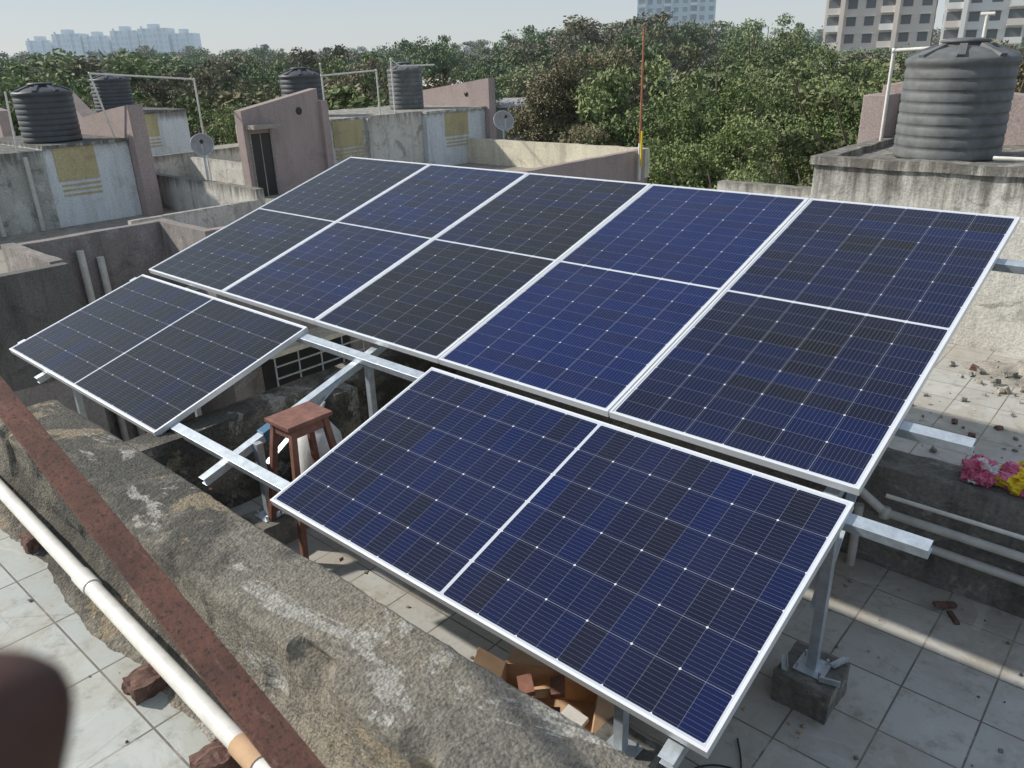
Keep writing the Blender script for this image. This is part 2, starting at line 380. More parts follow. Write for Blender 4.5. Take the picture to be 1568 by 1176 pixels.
def cable(name, pts, r=0.0035):
    cv = bpy.data.curves.new(name, 'CURVE'); cv.dimensions = '3D'; cv.bevel_depth = r; cv.bevel_resolution = 2
    sp = cv.splines.new('NURBS'); sp.points.add(len(pts) - 1)
    for i, p in enumerate(pts): sp.points[i].co = (*p, 1)
    sp.use_endpoint_u = True; sp.order_u = 4
    cv.materials.append(M_wire); o_ = bpy.data.objects.new(name, cv); COL.objects.link(o_)
cable('electric_cable', [(5.55, -0.5, 0.01), (5.7, -0.7, 0.01), (5.62, -0.9, 0.03), (5.45, -0.85, 0.01), (5.5, -0.65, 0.01), (5.75, -0.6, 0.01), (5.95, -0.8, 0.01), (6.0, -1.1, 0.01)])
cable('electric_cable', [(4.3, -0.9, 0.01), (4.6, -1.1, 0.01), (5.0, -1.05, 0.02), (5.3, -1.2, 0.01), (5.6, -1.1, 0.01), (5.8, -1.3, 0.01)])

# ------------------------------------------------------------------ own building
b = MB()
b.box((2.2, -1.9, -7), (14, 9, -0.004), 0)
b.box((1.9, -12, -7), (14, -1.9, 0.546), 0)
b.box((-0.1, -1.5, -1.05), (2.2, 2.3, -0.9), 1)
b.box((-0.1, -1.5, -7), (0.3, 2.3, -1.05), 1)
b.obj('apartment_building', [M_wall_grey, M_concw])
b = MB(); b.add([(2.2, -1.6, 0), (14, -1.6, 0), (14, 9, 0), (2.2, 9, 0)], [(0, 1, 2, 3)]); b.obj('terrace_floor', [M_tile])
b = MB(); b.add([(1.9, -12, 0.55), (14, -12, 0.55), (14, -1.86, 0.55), (1.9, -1.86, 0.55)], [(0, 1, 2, 3)]); b.obj('terrace_floor', [M_tile_near])

# near parapet: flat plastered coping, rough broken near edge, mortar fillet at the foot
prof = [(-1.53, 0.0), (-1.53, 0.3), (-1.53, 0.6), (-1.528, 0.80), (-1.525, 0.875), (-1.528, 0.898), (-1.542, 0.908), (-1.575, 0.911), (-1.61, 0.911), (-1.65, 0.911), (-1.70, 0.911), (-1.74, 0.911), (-1.785, 0.910), (-1.825, 0.907), (-1.845, 0.900), (-1.852, 0.885), (-1.850, 0.85), (-1.848, 0.82), (-1.850, 0.78), (-1.852, 0.74), (-1.858, 0.70), (-1.865, 0.66), (-1.885, 0.62), (-1.93, 0.588), (-1.99, 0.566), (-2.06, 0.545)]
vs = []; fs = []; NX = 640; x0, x1 = 2.06, 9.0; K = len(prof)
for i in range(NX + 1):
    x = x0 + (x1 - x0) * i / NX
    endr = max(0.0, 1 - (x - x0) / 0.10)
    for k, (y, z) in enumerate(prof):
        p = Vector((x, y, z))
        topk = 6 <= k <= 12
        a = 0.004 if topk else 0.006
        d = noise.noise_vector(p * 1.6) * a * 1.6 + noise.noise_vector(p * 9) * a * 0.7 + noise.noise_vector(p * 30) * 0.003
        if k >= 13 and k < 22:
            nn = noise.noise(Vector((x * 1.9, 3.3, z * 1.5))); d.y += 0.022 * nn
            chip = noise.noise(Vector((x * 6.5, 9.1, z * 5)))
            if chip > 0.2: d.y += 0.04 * (chip - 0.2) * 2; d.z -= 0.03 * (chip - 0.2) * (k < 16) * 2
        if k >= 22: d.y += 0.05 * noise.noise(Vector((x * 1.5, 7.7, 0))) + 0.02 * noise.noise(Vector((x * 7, 7.7, 0)))
        if z < 0.02: d *= 0
        zz = z - 0.04 * endr * endr * (z > 0.5)
        vs.append((x + d.x * 0.3, y + d.y, zz + d.z))
for i in range(NX):
    for k in range(K - 1):
        fs.append((i * K + k, (i + 1) * K + k, (i + 1) * K + k + 1, i * K + k + 1))
b = MB(); b.add(vs, fs, 0, False); b.add(vs[:K] + [(x0, -1.9, 0)], [tuple(range(K + 1))], 0)
b.obj('parapet_wall', [M_conc], 0, merge=True)

b = MB(); b.rbox((2.55, 1.0, 0), (14, 1.22, 0.57), 0, 0.05, 0.012, 3); b.obj('parapet_wall', [M_concw], 0, merge=True)
b = MB(); b.rbox((2.2, -1.45, -0.02), (2.40, 1.22, 0.57), 0, 0.05, 0.012, 3); b.rbox((2.4, -0.15, 0), (2.62, 0.03, 0.57), 0, 0.05, 0.012, 3); b.obj('parapet_wall', [M_conc], 0, merge=True)
b = MB(); b.rbox((0.6, 8.75, 0), (14, 8.95, 0.6), 0, 0.15, 0.012, 3); b.box((0.6, 4.8, -7), (2.2, 9, -0.004), 0); b.obj('parapet_wall', [M_wall_low], 0, merge=True)

# stair head with tank
b = MB(); b.rbox((3.58, 4.8, 0), (14, 7.4, 1.50), 0, 0.09, 0.012, 2.4); b.rbox((3.55, 4.77, 1.48), (14, 4.95, 1.56), 0, 0.07, 0.012, 3); b.rbox((3.55, 4.95, 1.48), (3.72, 7.4, 1.56), 0, 0.07, 0.012, 3)
b.obj('stair_head_room', [M_wall_white], 0, merge=True)
b = MB(); b.prism([(3.4, 1.4), (3.4, 2.08), (3.62, 2.12), (7.2, 1.72), (7.2, 1.4)], 1, 7.05, 7.25, 0); b.box((3.35, 6.6, 1.3), (3.6, 7.05, 2.0), 0)
b.obj('sloped_fin_wall', [M_wall_pink], 0.01)

def tank(x, y, z, r, h, mat):
    b = MB(); p = [(0, 0), (r * 0.96, 0), (r, 0.02)]
    nb = 8; bh = h * 0.76 / nb
    for i in range(nb):
        z1 = 0.03 + i * bh
        p += [(r, z1), (r, z1 + bh * 0.6), (r * 0.98, z1 + bh * 0.68), (r * 0.99, z1 + bh * 0.76), (r * 0.98, z1 + bh * 0.85), (r, z1 + bh * 0.93)]
    zt = 0.03 + h * 0.76
    p += [(r * 1.0, zt), (r * 1.025, zt + 0.012), (r * 1.025, zt + 0.05), (r * 0.99, zt + 0.065), (r * 0.72, zt + h * 0.12), (r * 0.42, zt + h * 0.155), (r * 0.40, zt + h * 0.16), (r * 0.40, zt + h * 0.18), (r * 0.44, zt + h * 0.18), (r * 0.44, zt + h * 0.20), (r * 0.3, zt + h * 0.215), (0.001, zt + h * 0.22)]
    b.lathe(p, (x, y, z), 0, 56)
    for k in range(8):
        a = k * math.pi / 4 + 0.2
        ca, sa = math.cos(a), math.sin(a)
        b.sweep((x + ca * r * 0.97, y + sa * r * 0.97, z + zt + 0.065), (x + ca * r * 0.46, y + sa * r * 0.46, z + zt + h * 0.15), [(-0.045, -0.02), (0.045, -0.02), (0.03, 0.028), (-0.03, 0.028)])
    b.obj('water_tank', [mat])
tank(4.46, 5.75, 1.50, 0.46, 1.03, M_tankr)
tank(-9.0, 2.7, 1.345, 0.46, 0.95, M_tank)
tank(-15.1, 6.5, 1.47, 0.46, 0.9, M_tank)
tank(-9.8, 8.5, 1.34, 0.46, 1.05, M_tank)
tank(-9.5, 11.4, 1.33, 0.43, 1.1, M_tankr)

def pipes(name, paths, r=0.018, mat=None, n=8):
    b = MB()
    for p in paths:
        for i in range(len(p) - 1): b.tube([p[i], p[i + 1]], r, 0, n)
        for q in p[1:-1]:
            b.lathe([(0.0, -r * 1.3), (r * 1.25, -r * 1.2), (r * 1.25, r * 1.2), (0, r * 1.3)], q, 0, n)
    return b.obj(name, [mat or M_pvc])
pipes('tank_pipework', [[(3.66, 6.4, 1.55), (3.66, 6.4, 2.44), (4.46, 6.4, 2.47), (4.46, 6.4, 2.74)], [(4.4, 6.4, 2.74), (4.52, 6.4, 2.74)], [(4.46, 6.4, 2.47), (4.46, 5.9, 2.5)], [(4.95, 5.3, 1.56), (7.5, 5.35, 1.57)]], 0.018)
pipes('tank_pipework', [[(-8.3, 1.5, 0.9), (-8.4, 1.75, 2.3)], [(-8.4, 1.9, 1.3), (-8.4, 1.95, 2.2)], [(-8.5, 3.55, 1.3), (-8.5, 3.35, 2.42), (-9, 5.5, 2.25), (-9, 5.5, 0)]], 0.016)
pipes('tank_pipework', [[(-8.3, 8.0, 1.3), (-8.3, 8.0, 2.45), (-8.3, 8.0, 2.22), (-8.3, 9.5, 2.28), (-8.3, 9.5, 1.3)], [(-8.3, 9.95, 1.3), (-8.3, 9.95, 2.5), (-8.3, 10.2, 2.35), (-8.3, 11.3, 2.35)]], 0.018)

pipes('drain_pipe', [[(5.42, 0.86, 0.52), (5.6, 0.93, 0.36), (9, 0.93, 0.33)], [(5.5, 0.93, 0.25), (9, 0.93, 0.19)], [(5.48, 0.93, 0.36), (5.48, 0.93, 0.0)]], 0.022, M_pvcg, 12)
pipes('blue_pipe_fitting', [[(5.42, 0.9, 0.42), (5.36, 0.75, 0.6)], [(5.36, 0.75, 0.53), (5.36, 0.75, 0.66)]], 0.036, M_blue, 14)
pipes('small_white_pipe', [[(5.6, 0.90, 0.47), (9, 0.92, 0.45)]], 0.011, M_pvc)

# near pipe on bricks
b = MB(); b.tube([(1.95, -1.93, 0.66), (3.4, -1.98, 0.645), (4.75, -2.03, 0.646), (8, -2.11, 0.646)], 0.031, 0, 18)
b.tube([(3.42, -1.981, 0.645), (3.54, -1.985, 0.645)], 0.036, 0, 18); b.tube([(4.66, -2.027, 0.646), (4.78, -2.031, 0.646)], 0.035, 1, 18)
b.obj('pvc_pipe', [M_pvc, M_card])
for x, y, s_ in ((4.12, -2.05, 0.9), (4.6, -2.06, 1.0), (2.9, -1.97, 0.7)):
    b = MB(); b.rbox((x - 0.05 * s_, y - 0.08 * s_, 0.55), (x + 0.05 * s_, y + 0.06 * s_, 0.613), 0, 0.012, 0.016, 17); b.obj('brick_piece', [M_brick], 0, merge=True)

# rusty angle-iron rail
b = MB(); t_ = 0.005
A = Vector((4.78, -2.37, 1.97)); B = Vector((5.74, -2.415, 1.775)); D = (B - A)
L_ = [(0, 0), (0.045, 0), (0.045, -t_), (t_, -t_), (t_, -0.045), (0, -0.045)]
b.sweep(A - D * 1.6, B + D * 1.6, L_, (0, 0, 1))
e_ = B + D * 1.5
b.sweep(e_ + Vector((0, 0.03, 0)), (e_.x, e_.y + 0.03, 0.55), L_, (0, 1, 0))
b.obj('rusty_angle_iron_rail', [M_rust], 0.001)

# stool, sack, cardboard box
b = MB(); sx, sy, sh = 3.08, -0.70, 0.78
b.box((sx - 0.11, sy - 0.14, sh - 0.025), (sx + 0.11, sy + 0.14, sh)); b.box((sx - 0.09, sy - 0.115, sh - 0.085), (sx + 0.09, sy + 0.115, sh - 0.025))
for i in (-1, 1):
    for j in (-1, 1):
        b.sweep((sx + i * 0.16, sy + j * 0.19, 0.0), (sx + i * 0.08, sy + j * 0.10, sh - 0.03), SQ(0.017), (0, 1, 0))
    b.box((sx + i * 0.135 - 0.01, sy - 0.16, 0.2), (sx + i * 0.135 + 0.01, sy + 0.16, 0.235)); b.box((sx - 0.12, sy + i * 0.145 - 0.01, 0.38), (sx + 0.12, sy + i * 0.145 + 0.01, 0.415))
b.obj('wooden_stool', [M_wood], 0.004)
b = MB(); b.lathe([(0.0, 0), (0.15, 0.0), (0.17, 0.06), (0.16, 0.25), (0.15, 0.42), (0.10, 0.52), (0.04, 0.56), (0.07, 0.63), (0.0, 0.60)], (0, 0, 0), 0, 28)
for i, p in enumerate(b.v):
    q = Vector(p); q += noise.noise_vector(q * 9) * 0.035; b.v[i] = (q.x + 2.78, q.y - 0.42, max(0.0, q.z))
b.obj('cement_sack', [M_sack], 0)

b = MB(); Mx = Matrix.Translation((4.93, -0.92, 0.0)) @ Matrix.Rotation(0.5, 4, 'Z')
w, d, h, q = 0.2, 0.15, 0.16, 0.004
b.box((-w, -d, 0.002), (w, d, 0.006), 0, Mx); b.box((-w, -d, 0.006), (-w + q, d, h), 0, Mx); b.box((w - q, -d, 0.006), (w, d, h), 0, Mx); b.box((-w + q, -d, 0.006), (w - q, -d + q, h), 0, Mx); b.box((-w + q, d - q, 0.006), (w - q, d, h), 0, Mx)
for M2, s2 in ((Matrix.Translation((-w, 0, h)) @ Matrix.Rotation(0.5, 4, 'Y'), (-0.13, -d, 0, 0, d, q)), (Matrix.Translation((w, 0, h)) @ Matrix.Rotation(0.4, 4, 'Y'), (0, -d, 0, 0.13, d, q)), (Matrix.Translation((0, -d, h)) @ Matrix.Rotation(0.7, 4, 'X'), (-w, -0.13, 0, w, 0, q)), (Matrix.Translation((0, d, h)) @ Matrix.Rotation(-0.3, 4, 'X'), (-w, 0, 0, w, 0.13, q))):
    b.box(s2[:3], s2[3:], 0, Mx @ M2)
for k in range(8):
    M3 = Mx @ Matrix.Translation((random.uniform(-0.13, 0.13), random.uniform(-0.09, 0.09), 0.06 + 0.016 * k)) @ Matrix.Rotation(random.uniform(0, 3), 4, 'Z') @ Matrix.Rotation(random.uniform(-0.6, 0.6), 4, 'X')
    b.box((-0.05, -0.03, 0), (0.05, 0.03, 0.022), k % 3, M3)
b.obj('cardboard_box', [M_card, M_wood, M_pvcg])

def rubble(name, c, rad, n, smin, smax, mats, zf=0.0, pile=0.0):
    b = MB()
    for i in range(n):
        r = rad * math.sqrt(random.random()); a = random.uniform(0, 6.28); s_ = smin + (smax - smin) * random.random() ** 2.5
        zz = zf + pile * max(0, 1 - r / rad) * random.random()
        M = Matrix.Translation((c[0] + r * math.cos(a), c[1] + r * math.sin(a), zz + s_ * 0.3)) @ Matrix.Rotation(random.uniform(0, 6), 4, Vector((random.random(), random.random(), 1)).normalized())
        vs = [Vector((x, y, z)) * s_ * random.uniform(0.35, 0.6) for x in (-1, 1) for y in (-1, 1) for z in (-0.6, 0.6)]
        b.add(vs, [(0, 1, 3, 2), (4, 6, 7, 5), (0, 4, 5, 1), (2, 3, 7, 6), (0, 2, 6, 4), (1, 5, 7, 3)], i % len(mats), False, M)
    return b.obj(name, mats, 0.003)
b = MB(); vs = []; fs = []; NR, NA = 12, 48
for i in range(NR):
    for j in range(NA):
        a = 2 * math.pi * j / NA; rr = 0.30 * (1 + 0.5 * noise.noise(Vector((math.cos(a) * 2, math.sin(a) * 2, 4)))); k_ = i / (NR - 1); r = rr * k_; x = 5.6 + r * 1.4 * math.cos(a); y = 4.3 + r * math.sin(a)
        z = 0.10 * (1 - k_) ** 1.2 * (1 + 0.9 * noise.noise(Vector((x * 8, y * 8, 0)))) + 0.012 * noise.noise(Vector((x * 25, y * 25, 0))) * (1 - k_) - 0.004 * k_
        vs.append((x, y, z))
for i in range(NR - 1):
    for j in range(NA): fs.append((i * NA + j, i * NA + (j + 1) % NA, (i + 1) * NA + (j + 1) % NA, (i + 1) * NA + j))
b.add(vs, fs, 0, True); b.obj('mortar_heap', [M_roof])
rubble('rubble_pile', (5.6, 4.2), 0.45, 90, 0.008, 0.06, [M_concw, M_roof, M_concw, M_roof, M_brick], 0, 0.06)
rubble('rubble_scatter', (6.1, 2.7), 1.3, 130, 0.005, 0.045, [M_concw, M_roof, M_roof, M_brick], 0)
rubble('rubble_scatter', (5.9, 0.3), 0.8, 90, 0.003, 0.018, [M_concw, M_roof, M_card], 0)
rubble('rubble_scatter', (3.6, -2.3), 1.6, 120, 0.003, 0.016, [M_concw, M_brick, M_roof], 0.55)
rubble('rubble_scatter', (4.2, -0.8), 0.9, 90, 0.003, 0.018, [M_concw, M_roof], 0)
b = MB(); b.box((-0.06, -0.015, 0), (0.06, 0.015, 0.018), 0, Matrix.Translation((5.95, 0.84, 0.02)) @ Matrix.Rotation(0.9, 4, 'Z') @ Matrix.Rotation(0.2, 4, 'Y')); b.box((-0.05, -0.012, 0), (0.04, 0.012, 0.014), 0, Matrix.Translation((6.0, 0.80, 0.0)) @ Matrix.Rotation(2.2, 4, 'Z')); b.obj('wood_scrap', [M_brick], 0.002)
b = MB(); b.box((-0.07, -0.02, 0), (0.07, 0.02, 0.012), 0, Matrix.Translation((6.42, -0.12, 0.0)) @ Matrix.Rotation(0.5, 4, 'Z')); b.obj('blue_plastic_strip', [M_blue], 0.004)

def bag(name, c, s_, mats, seed):
    bm = bmesh.new(); bmesh.ops.create_icosphere(bm, subdivisions=5, radius=1)
    for v_ in bm.verts:
        q = v_.co.copy(); n_ = noise.noise_vector(q * 1.6 + Vector((seed, 0, 0))); n2 = abs(noise.noise(q * 3.5 + Vector((0, seed, 0)))) + 0.5 * abs(noise.noise(q * 8 + Vector((0, seed, 0))))
        q = q * (1.15 - 0.6 * n2) + n_ * 0.4
        v_.co = Vector((q.x * s_[0], q.y * s_[1], max(-0.75, q.z) * s_[2])) + Vector(c)
    for f in bm.faces:
        f.material_index = 1 if (noise.noise(f.calc_center_median() * 11) > 0.15 and len(mats) > 1) else 0
    me = bpy.data.meshes.new(name); bm.to_mesh(me); bm.free()
    for m in mats: me.materials.append(m)
    o_ = bpy.data.objects.new(name, me); COL.objects.link(o_)
bag('pink_plastic_bag', (5.93, 1.12, 0.62), (0.08, 0.07, 0.07), [M_pinkp, M_sack], 1)
bag('yellow_plastic_bag', (6.13, 1.13, 0.62), (0.12, 0.08, 0.08), [M_yel, M_pinkp], 5)

# ------------------------------------------------------------------ neighbour building
b = MB()
outl = [(-2.5, -8), (-2.5, .25), (-4, .25), (-4, 2), (-2.8, 2), (-2.8, 12.2), (-19, 12.2), (-19, -8)]
b.prism(outl, 2, -7, 0, 0)
nb = b.obj('neighbour_apartment_building', [M_wall_mid])
b = MB()
b.add([(x_, y_, 0.004) for x_, y_ in outl], [tuple(range(8))], 0); b.obj('roof_screed', [M_roof], parent=nb)
def wallobj(name, a, c, mat, amp=0.01, step=0.15):
    b = MB(); b.rbox(a, c, 0, step, amp, 2.5); return b.obj(name, [mat], 0, merge=True)
wallobj('roof_parapet', (-2.64, -8, -0.6), (-2.49, .25, .6), M_wall_dark)
wallobj('roof_parapet', (-4.12, .12, -0.1), (-2.64, .26, .62), M_wall_mid)
wallobj('roof_parapet', (-4.14, .26, -0.5), (-3.99, 1.98, .6), M_wall_mid)
wallobj('roof_parapet', (-4.14, 1.98, -0.5), (-2.79, 2.12, .6), M_wall_mid)
wallobj('roof_parapet', (-2.93, 2.12, -0.3), (-2.78, 12.05, .6), M_wall_pink)
wallobj('roof_parapet', (-19, 12.05, 0), (-2.78, 12.22, .6), M_cream)
wallobj('partition_wall', (-12, 4.2, 0), (-5.2, 4.34, .62), M_wall_low)
wallobj('partition_wall', (-12, 6.6, 0), (-8.6, 6.72, .5), M_wall_low)
wallobj('partition_wall', (-5.3, 2.12, 0), (-5.2, 4.2, .45), M_wall_low)
wallobj('partition_wall', (-12.1, -2, 0), (-12, 12, .6), M_wall_low)
b = MB()
for y0 in (2.45, 5.2, 8.0):
    for z0 in (-2.3, -5.2):
        b.box((-2.83, y0, z0), (-2.785, y0 + 1.5, z0 + 1.15), 1)
        b.box((-2.8, y0 - 0.1, z0 + 1.2), (-2.35, y0 + 1.6, z0 + 1.27), 0)
        b.box((-2.8, y0 - 0.1, z0 - 0.1), (-2.45, y0 + 1.6, z0 - 0.04), 0)
        for k in range(7): b.box((-2.46, y0, z0 + k * 0.17), (-2.44, y0 + 1.5, z0 + k * 0.17 + 0.02), 2)
        for k in range(5): b.box((-2.475, y0 + k * 0.37, z0 - 0.04), (-2.46, y0 + k * 0.37 + 0.02, z0 + 1.2), 2)
b.box((-2.51, -1.9, -2.4), (-2.46, -0.4, -1.2), 1)
b.obj('window_with_grille', [M_cream, M_black, M_galv])
pipes('down_pipe', [[(-3.93, 0.9, 0.42), (-3.93, 0.9, -6)], [(-3.93, 1.12, 0.3), (-3.93, 1.12, -6)]], 0.045, M_pvc, 12)
pipes('down_pipe', [[(-8.12, 1.3, 1.5), (-8.12, 1.3, 0.02)], [(-8.12, 1.9, 1.2), (-8.12, 1.9, 0.02)]], 0.035, M_pvcg, 12)

def yband(b, x, y0, y1, ztop, m):
    b.box((x - 0.02, y0, ztop - 0.55), (x + 0.012, y1, ztop - 0.012), m)
    for k in range(3): b.box((x - 0.02, y0 + 0.03, ztop - 0.62 - 0.08 * k - 0.02), (x + 0.010, y1, ztop - 0.62 - 0.08 * k + 0.012), m)
b = MB(); b.rbox((-11, 0.4, 0), (-8.2, 2.2, 1.28), 1, 0.15, 0.01, 2); b.box((-11, 2.2, 0), (-8.2, 3.62, 1.30), 0); b.box((-11.05, 2.2, 1.30), (-8.15, 3.62, 1.345), 1)
yband(b, -8.2, 2.35, 3.02, 1.30, 2)
b.prism([(-7.95, 0), (-7.95, 1.9), (-8.7, 1.82), (-9.9, 1.65), (-10.8, 2.1), (-11, 2.1), (-11, 0)], 1, 3.63, 3.9, 3)
b.obj('stair_head_room', [M_wall_paint, M_wall_grey, M_yellow, M_wall_pink])
b = MB(); b.prism([(5.8, 0), (5.8, 1.66), (7.62, 1.99), (7.62, 0)], 0, -8.25, -8.0, 0); b.box((-8.6, 7.62, 0), (-7.9, 7.78, 1.75), 0)
b.box((-8.02, 5.92, 0.0), (-7.992, 6.36, 1.22), 1); b.box((-8.0, 5.85, 1.32), (-7.7, 6.45, 1.40), 2); b.box((-8.0, 5.9, 0.0), (-7.98, 5.93, 1.3), 2); b.box((-8.0, 6.36, 0.0), (-7.97, 6.40, 1.3), 2); b.box((-8.0, 6.13, 0), (-7.985, 6.15, 1.22), 2)
b.lathe([(0, 0), (0.075, 0), (0.075, 0.004), (0.05, 0.006), (0, 0.006)], (0, 0, 0), 1, 20, Matrix.Translation((-8.0, 7.12, 1.58)) @ Matrix.Rotation(math.pi / 2, 4, 'Y'))
b.obj('stair_head_room', [M_wall_pink, M_black, M_roof])
b = MB(); b.rbox((-11, 7.8, 0), (-8.2, 10.7, 1.34), 1, 0.15, 0.01, 2); b.box((-11, 10.7, 0), (-8.05, 12.75, 1.28), 0); b.box((-11, 10.68, 1.28), (-8.0, 12.75, 1.33), 1)
b.box((-8.2, 8.95, 0), (-8.08, 9.05, 1.3), 1)
yband(b, -8.19, 8.05, 8.85, 1.30, 2); yband(b, -8.05, 11.3, 12.1, 1.26, 2)
b.prism([(-7.9, 0), (-7.9, 2.0), (-11.2, 1.6), (-11.2, 0)], 1, 12.76, 13.0, 3)
b.lathe([(0, 0), (0.06, 0), (0.06, 0.008), (0, 0.008)], (0, 0, 0), 4, 20, Matrix.Translation((-8.7, 12.755, 1.62)) @ Matrix.Rotation(math.pi / 2, 4, 'X'))
b.obj('stair_head_room', [M_wall_paint, M_wall_white, M_yellow, M_wall_pink, M_black])
b = MB(); b.box((-17, 4.9, 0), (-14, 7.8, 1.42), 0); b.box((-17, 4.9, 1.42), (-13.95, 7.8, 1.47), 1); yband(b, -14, 6.1, 7.0, 1.42, 2)
b.obj('stair_head_room', [M_wall_paint, M_wall_grey, M_yellow])
b = MB(); b.box((-18.5, -1, 0), (-14.5, 3.4, 1.2), 0); b.prism([(-13.8, 0), (-13.8, 1.7), (-17, 2.0), (-17, 0)], 1, 3.4, 3.65, 1); b.obj('stair_head_room', [M_wall_white, M_wall_pink])

def dish(c, aim, r):
    b = MB(); aim = Vector(aim).normalized(); q = aim.to_track_quat('Z', 'Y').to_matrix().to_4x4()
    M = Matrix.Translation(c) @ q
    pr = [(0.001, 0)] + [(r * k / 6, 0.28 * r * (k / 6) ** 2) for k in range(1, 7)] + [(r * 1.04, 0.27 * r), (r * 0.9, 0.2 * r), (0.001, -0.02)]
    b.lathe(pr, (0, 0, 0), 0, 28, M)
    b.lathe([(r, 0.283 * r), (r * 1.05, 0.29 * r), (r * 1.05, 0.25 * r), (r, 0.25 * r)], (0, 0, 0), 1, 28, M)
    c = Vector(c)
    b.tube([c - aim * 0.04, (c[0], c[1], c[2] - 0.12), (c[0], c[1], 0.0)], 0.025, 1, 8)
    b.tube([c + M.to_3x3() @ Vector((0, -r * 0.95, 0.1)), c + aim * r * 1.1], 0.012, 1, 6); b.tube([c + aim * r * 1.05, c + aim * r * 1.3], 0.035, 2, 8)
    b.obj('satellite_dish', [M_dish, M_galv, M_black])
dish((-7.9, 4.85, 1.12), (0.9, -0.5, 0.4), 0.20)
dish((-7.3, 12.6, 0.98), (0.8, -0.5, 0.5), 0.25)

b = MB(); b.tube([(-2.7, 11.7, 0), (-2.7, 11.7, 0.75)], 0.035, 1); b.tube([(-2.7, 11.7, 0.7), (-2.7, 11.7, 2.85)], [0.024, 0.018], 0)
for k in (-1, 0, 1): b.tube([(-2.7, 11.7, 2.7), (-2.7 + k * 0.05, 11.7, 2.98)], 0.006, 0, 5)
b.tube([(-2.6, 11.6, 0.3), (-2.6, 11.6, 1.0)], 0.022, 2); b.obj('lightning_rod', [M_red, M_pvc, M_yel])

# ------------------------------------------------------------------ ground
g = G('ground_soil', 0.95); o = g.obj()
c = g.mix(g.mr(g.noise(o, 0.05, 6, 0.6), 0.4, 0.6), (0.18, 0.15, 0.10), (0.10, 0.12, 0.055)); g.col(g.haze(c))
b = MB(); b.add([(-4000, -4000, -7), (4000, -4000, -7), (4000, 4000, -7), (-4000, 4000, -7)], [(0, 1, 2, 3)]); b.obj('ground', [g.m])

def house(name, c, w, d, z0, z1, rot, roofm, wallm):
    b = MB(); M = Matrix.Translation((c[0], c[1], 0)) @ Matrix.Rotation(rot, 4, 'Z')
    b.box((-w / 2, -d / 2, -7), (w / 2, d / 2, z1 - 0.7), 0, M)
    hw, hd = w / 2 + 0.3, d / 2 + 0.3
    b.add([(-hw, -hd, z1 - 0.75), (hw, -hd, z1 - 0.75), (hw, hd, z1 - 0.75), (-hw, hd, z1 - 0.75), (-hw, 0, z1), (hw, 0, z1)], [(0, 1, 5, 4), (2, 3, 4, 5), (0, 4, 3), (1, 2, 5)], 1, False, M)
    for k in range(int(w // 1.6)):
        x = -w / 2 + 0.6 + k * 1.6
        b.box((x, -d / 2 - 0.03, z1 - 1.9), (x + 0.7, -d / 2, z1 - 1.1), 2, M)
    b.obj(name, [wallm, roofm, M_black])
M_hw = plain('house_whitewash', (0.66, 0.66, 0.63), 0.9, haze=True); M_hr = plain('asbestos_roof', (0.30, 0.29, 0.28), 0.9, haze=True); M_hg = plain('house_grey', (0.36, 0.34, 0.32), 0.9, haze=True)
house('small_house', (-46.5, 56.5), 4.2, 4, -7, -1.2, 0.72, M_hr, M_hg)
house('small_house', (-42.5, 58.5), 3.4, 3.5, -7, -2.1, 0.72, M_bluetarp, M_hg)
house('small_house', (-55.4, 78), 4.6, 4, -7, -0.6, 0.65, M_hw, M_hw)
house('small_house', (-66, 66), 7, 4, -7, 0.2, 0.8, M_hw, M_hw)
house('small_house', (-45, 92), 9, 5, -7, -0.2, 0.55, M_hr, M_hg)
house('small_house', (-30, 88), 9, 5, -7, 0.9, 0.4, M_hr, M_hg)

# ------------------------------------------------------------------ towers
def tower(name, c, rot, w, d, h, floors, bays, wallc, winc, slab, z0=-7):
    b = MB(); M = Matrix.Translation((c[0], c[1], z0)) @ Matrix.Rotation(rot, 4, 'Z')
    fh = h / floors; bw = w / bays
    b.box((-w / 2, -d / 2, 0), (w / 2, d / 2, h), 0, M)
    for i in range(bays):
        kind = i % 3
        xa = -w / 2 + i * bw
        for f in range(floors):
            z = f * fh
            if kind == 0:
                b.box((xa + bw * 0.12, -d / 2 - 1.5, z), (xa + bw * 0.95, -d / 2, z + 0.2), 2, M)
                b.box((xa + bw * 0.12, -d / 2 - 1.5, z + 0.2), (xa + bw * 0.95, -d / 2 - 1.38, z + 1.1), 0 if f % 2 else 2, M)
                b.box((xa + bw * 0.15, -d / 2 - 0.06, z + 0.25), (xa + bw * 0.9, -d / 2, z + fh * 0.88), 1, M)
            else:
                b.box((xa + bw * 0.25, -d / 2 - 0.05, z + fh * 0.3), (xa + bw * 0.78, -d / 2, z + fh * 0.82), 1, M)
                b.box((xa + bw * 0.2, -d / 2 - 0.6, z + fh * 0.84), (xa + bw * 0.83, -d / 2, z + fh * 0.89), 2, M)
        if kind == 1: b.box((xa - 0.4, -d / 2 - 1.8, 0), (xa + 0.4, -d / 2, h + 1.5), 0, M)
    for f in range(floors):
        for k in range(3):
            ya = -d / 2 + d * (k + 0.3) / 3
            for sd in (-1, 1):
                b.box((sd * w / 2, ya, f * fh + fh * 0.33), (sd * (w / 2 + 0.05), ya + d * 0.12, f * fh + fh * 0.8), 1, M)
    b.box((-w * 0.2, -d * 0.3, h), (w * 0.1, d * 0.2, h + 3), 0, M)
    b.obj(name, [wallc, winc, slab])
T1 = plain('tower_cream', (0.70, 0.60, 0.52), 0.9, haze=True, var=0.05, nsc=0.3); T1b = plain('tower_white', (0.78, 0.76, 0.72), 0.9, haze=True, var=0.05, nsc=0.3); Tw = plain('tower_window', (0.04, 0.04, 0.045), 0.5, haze=True)
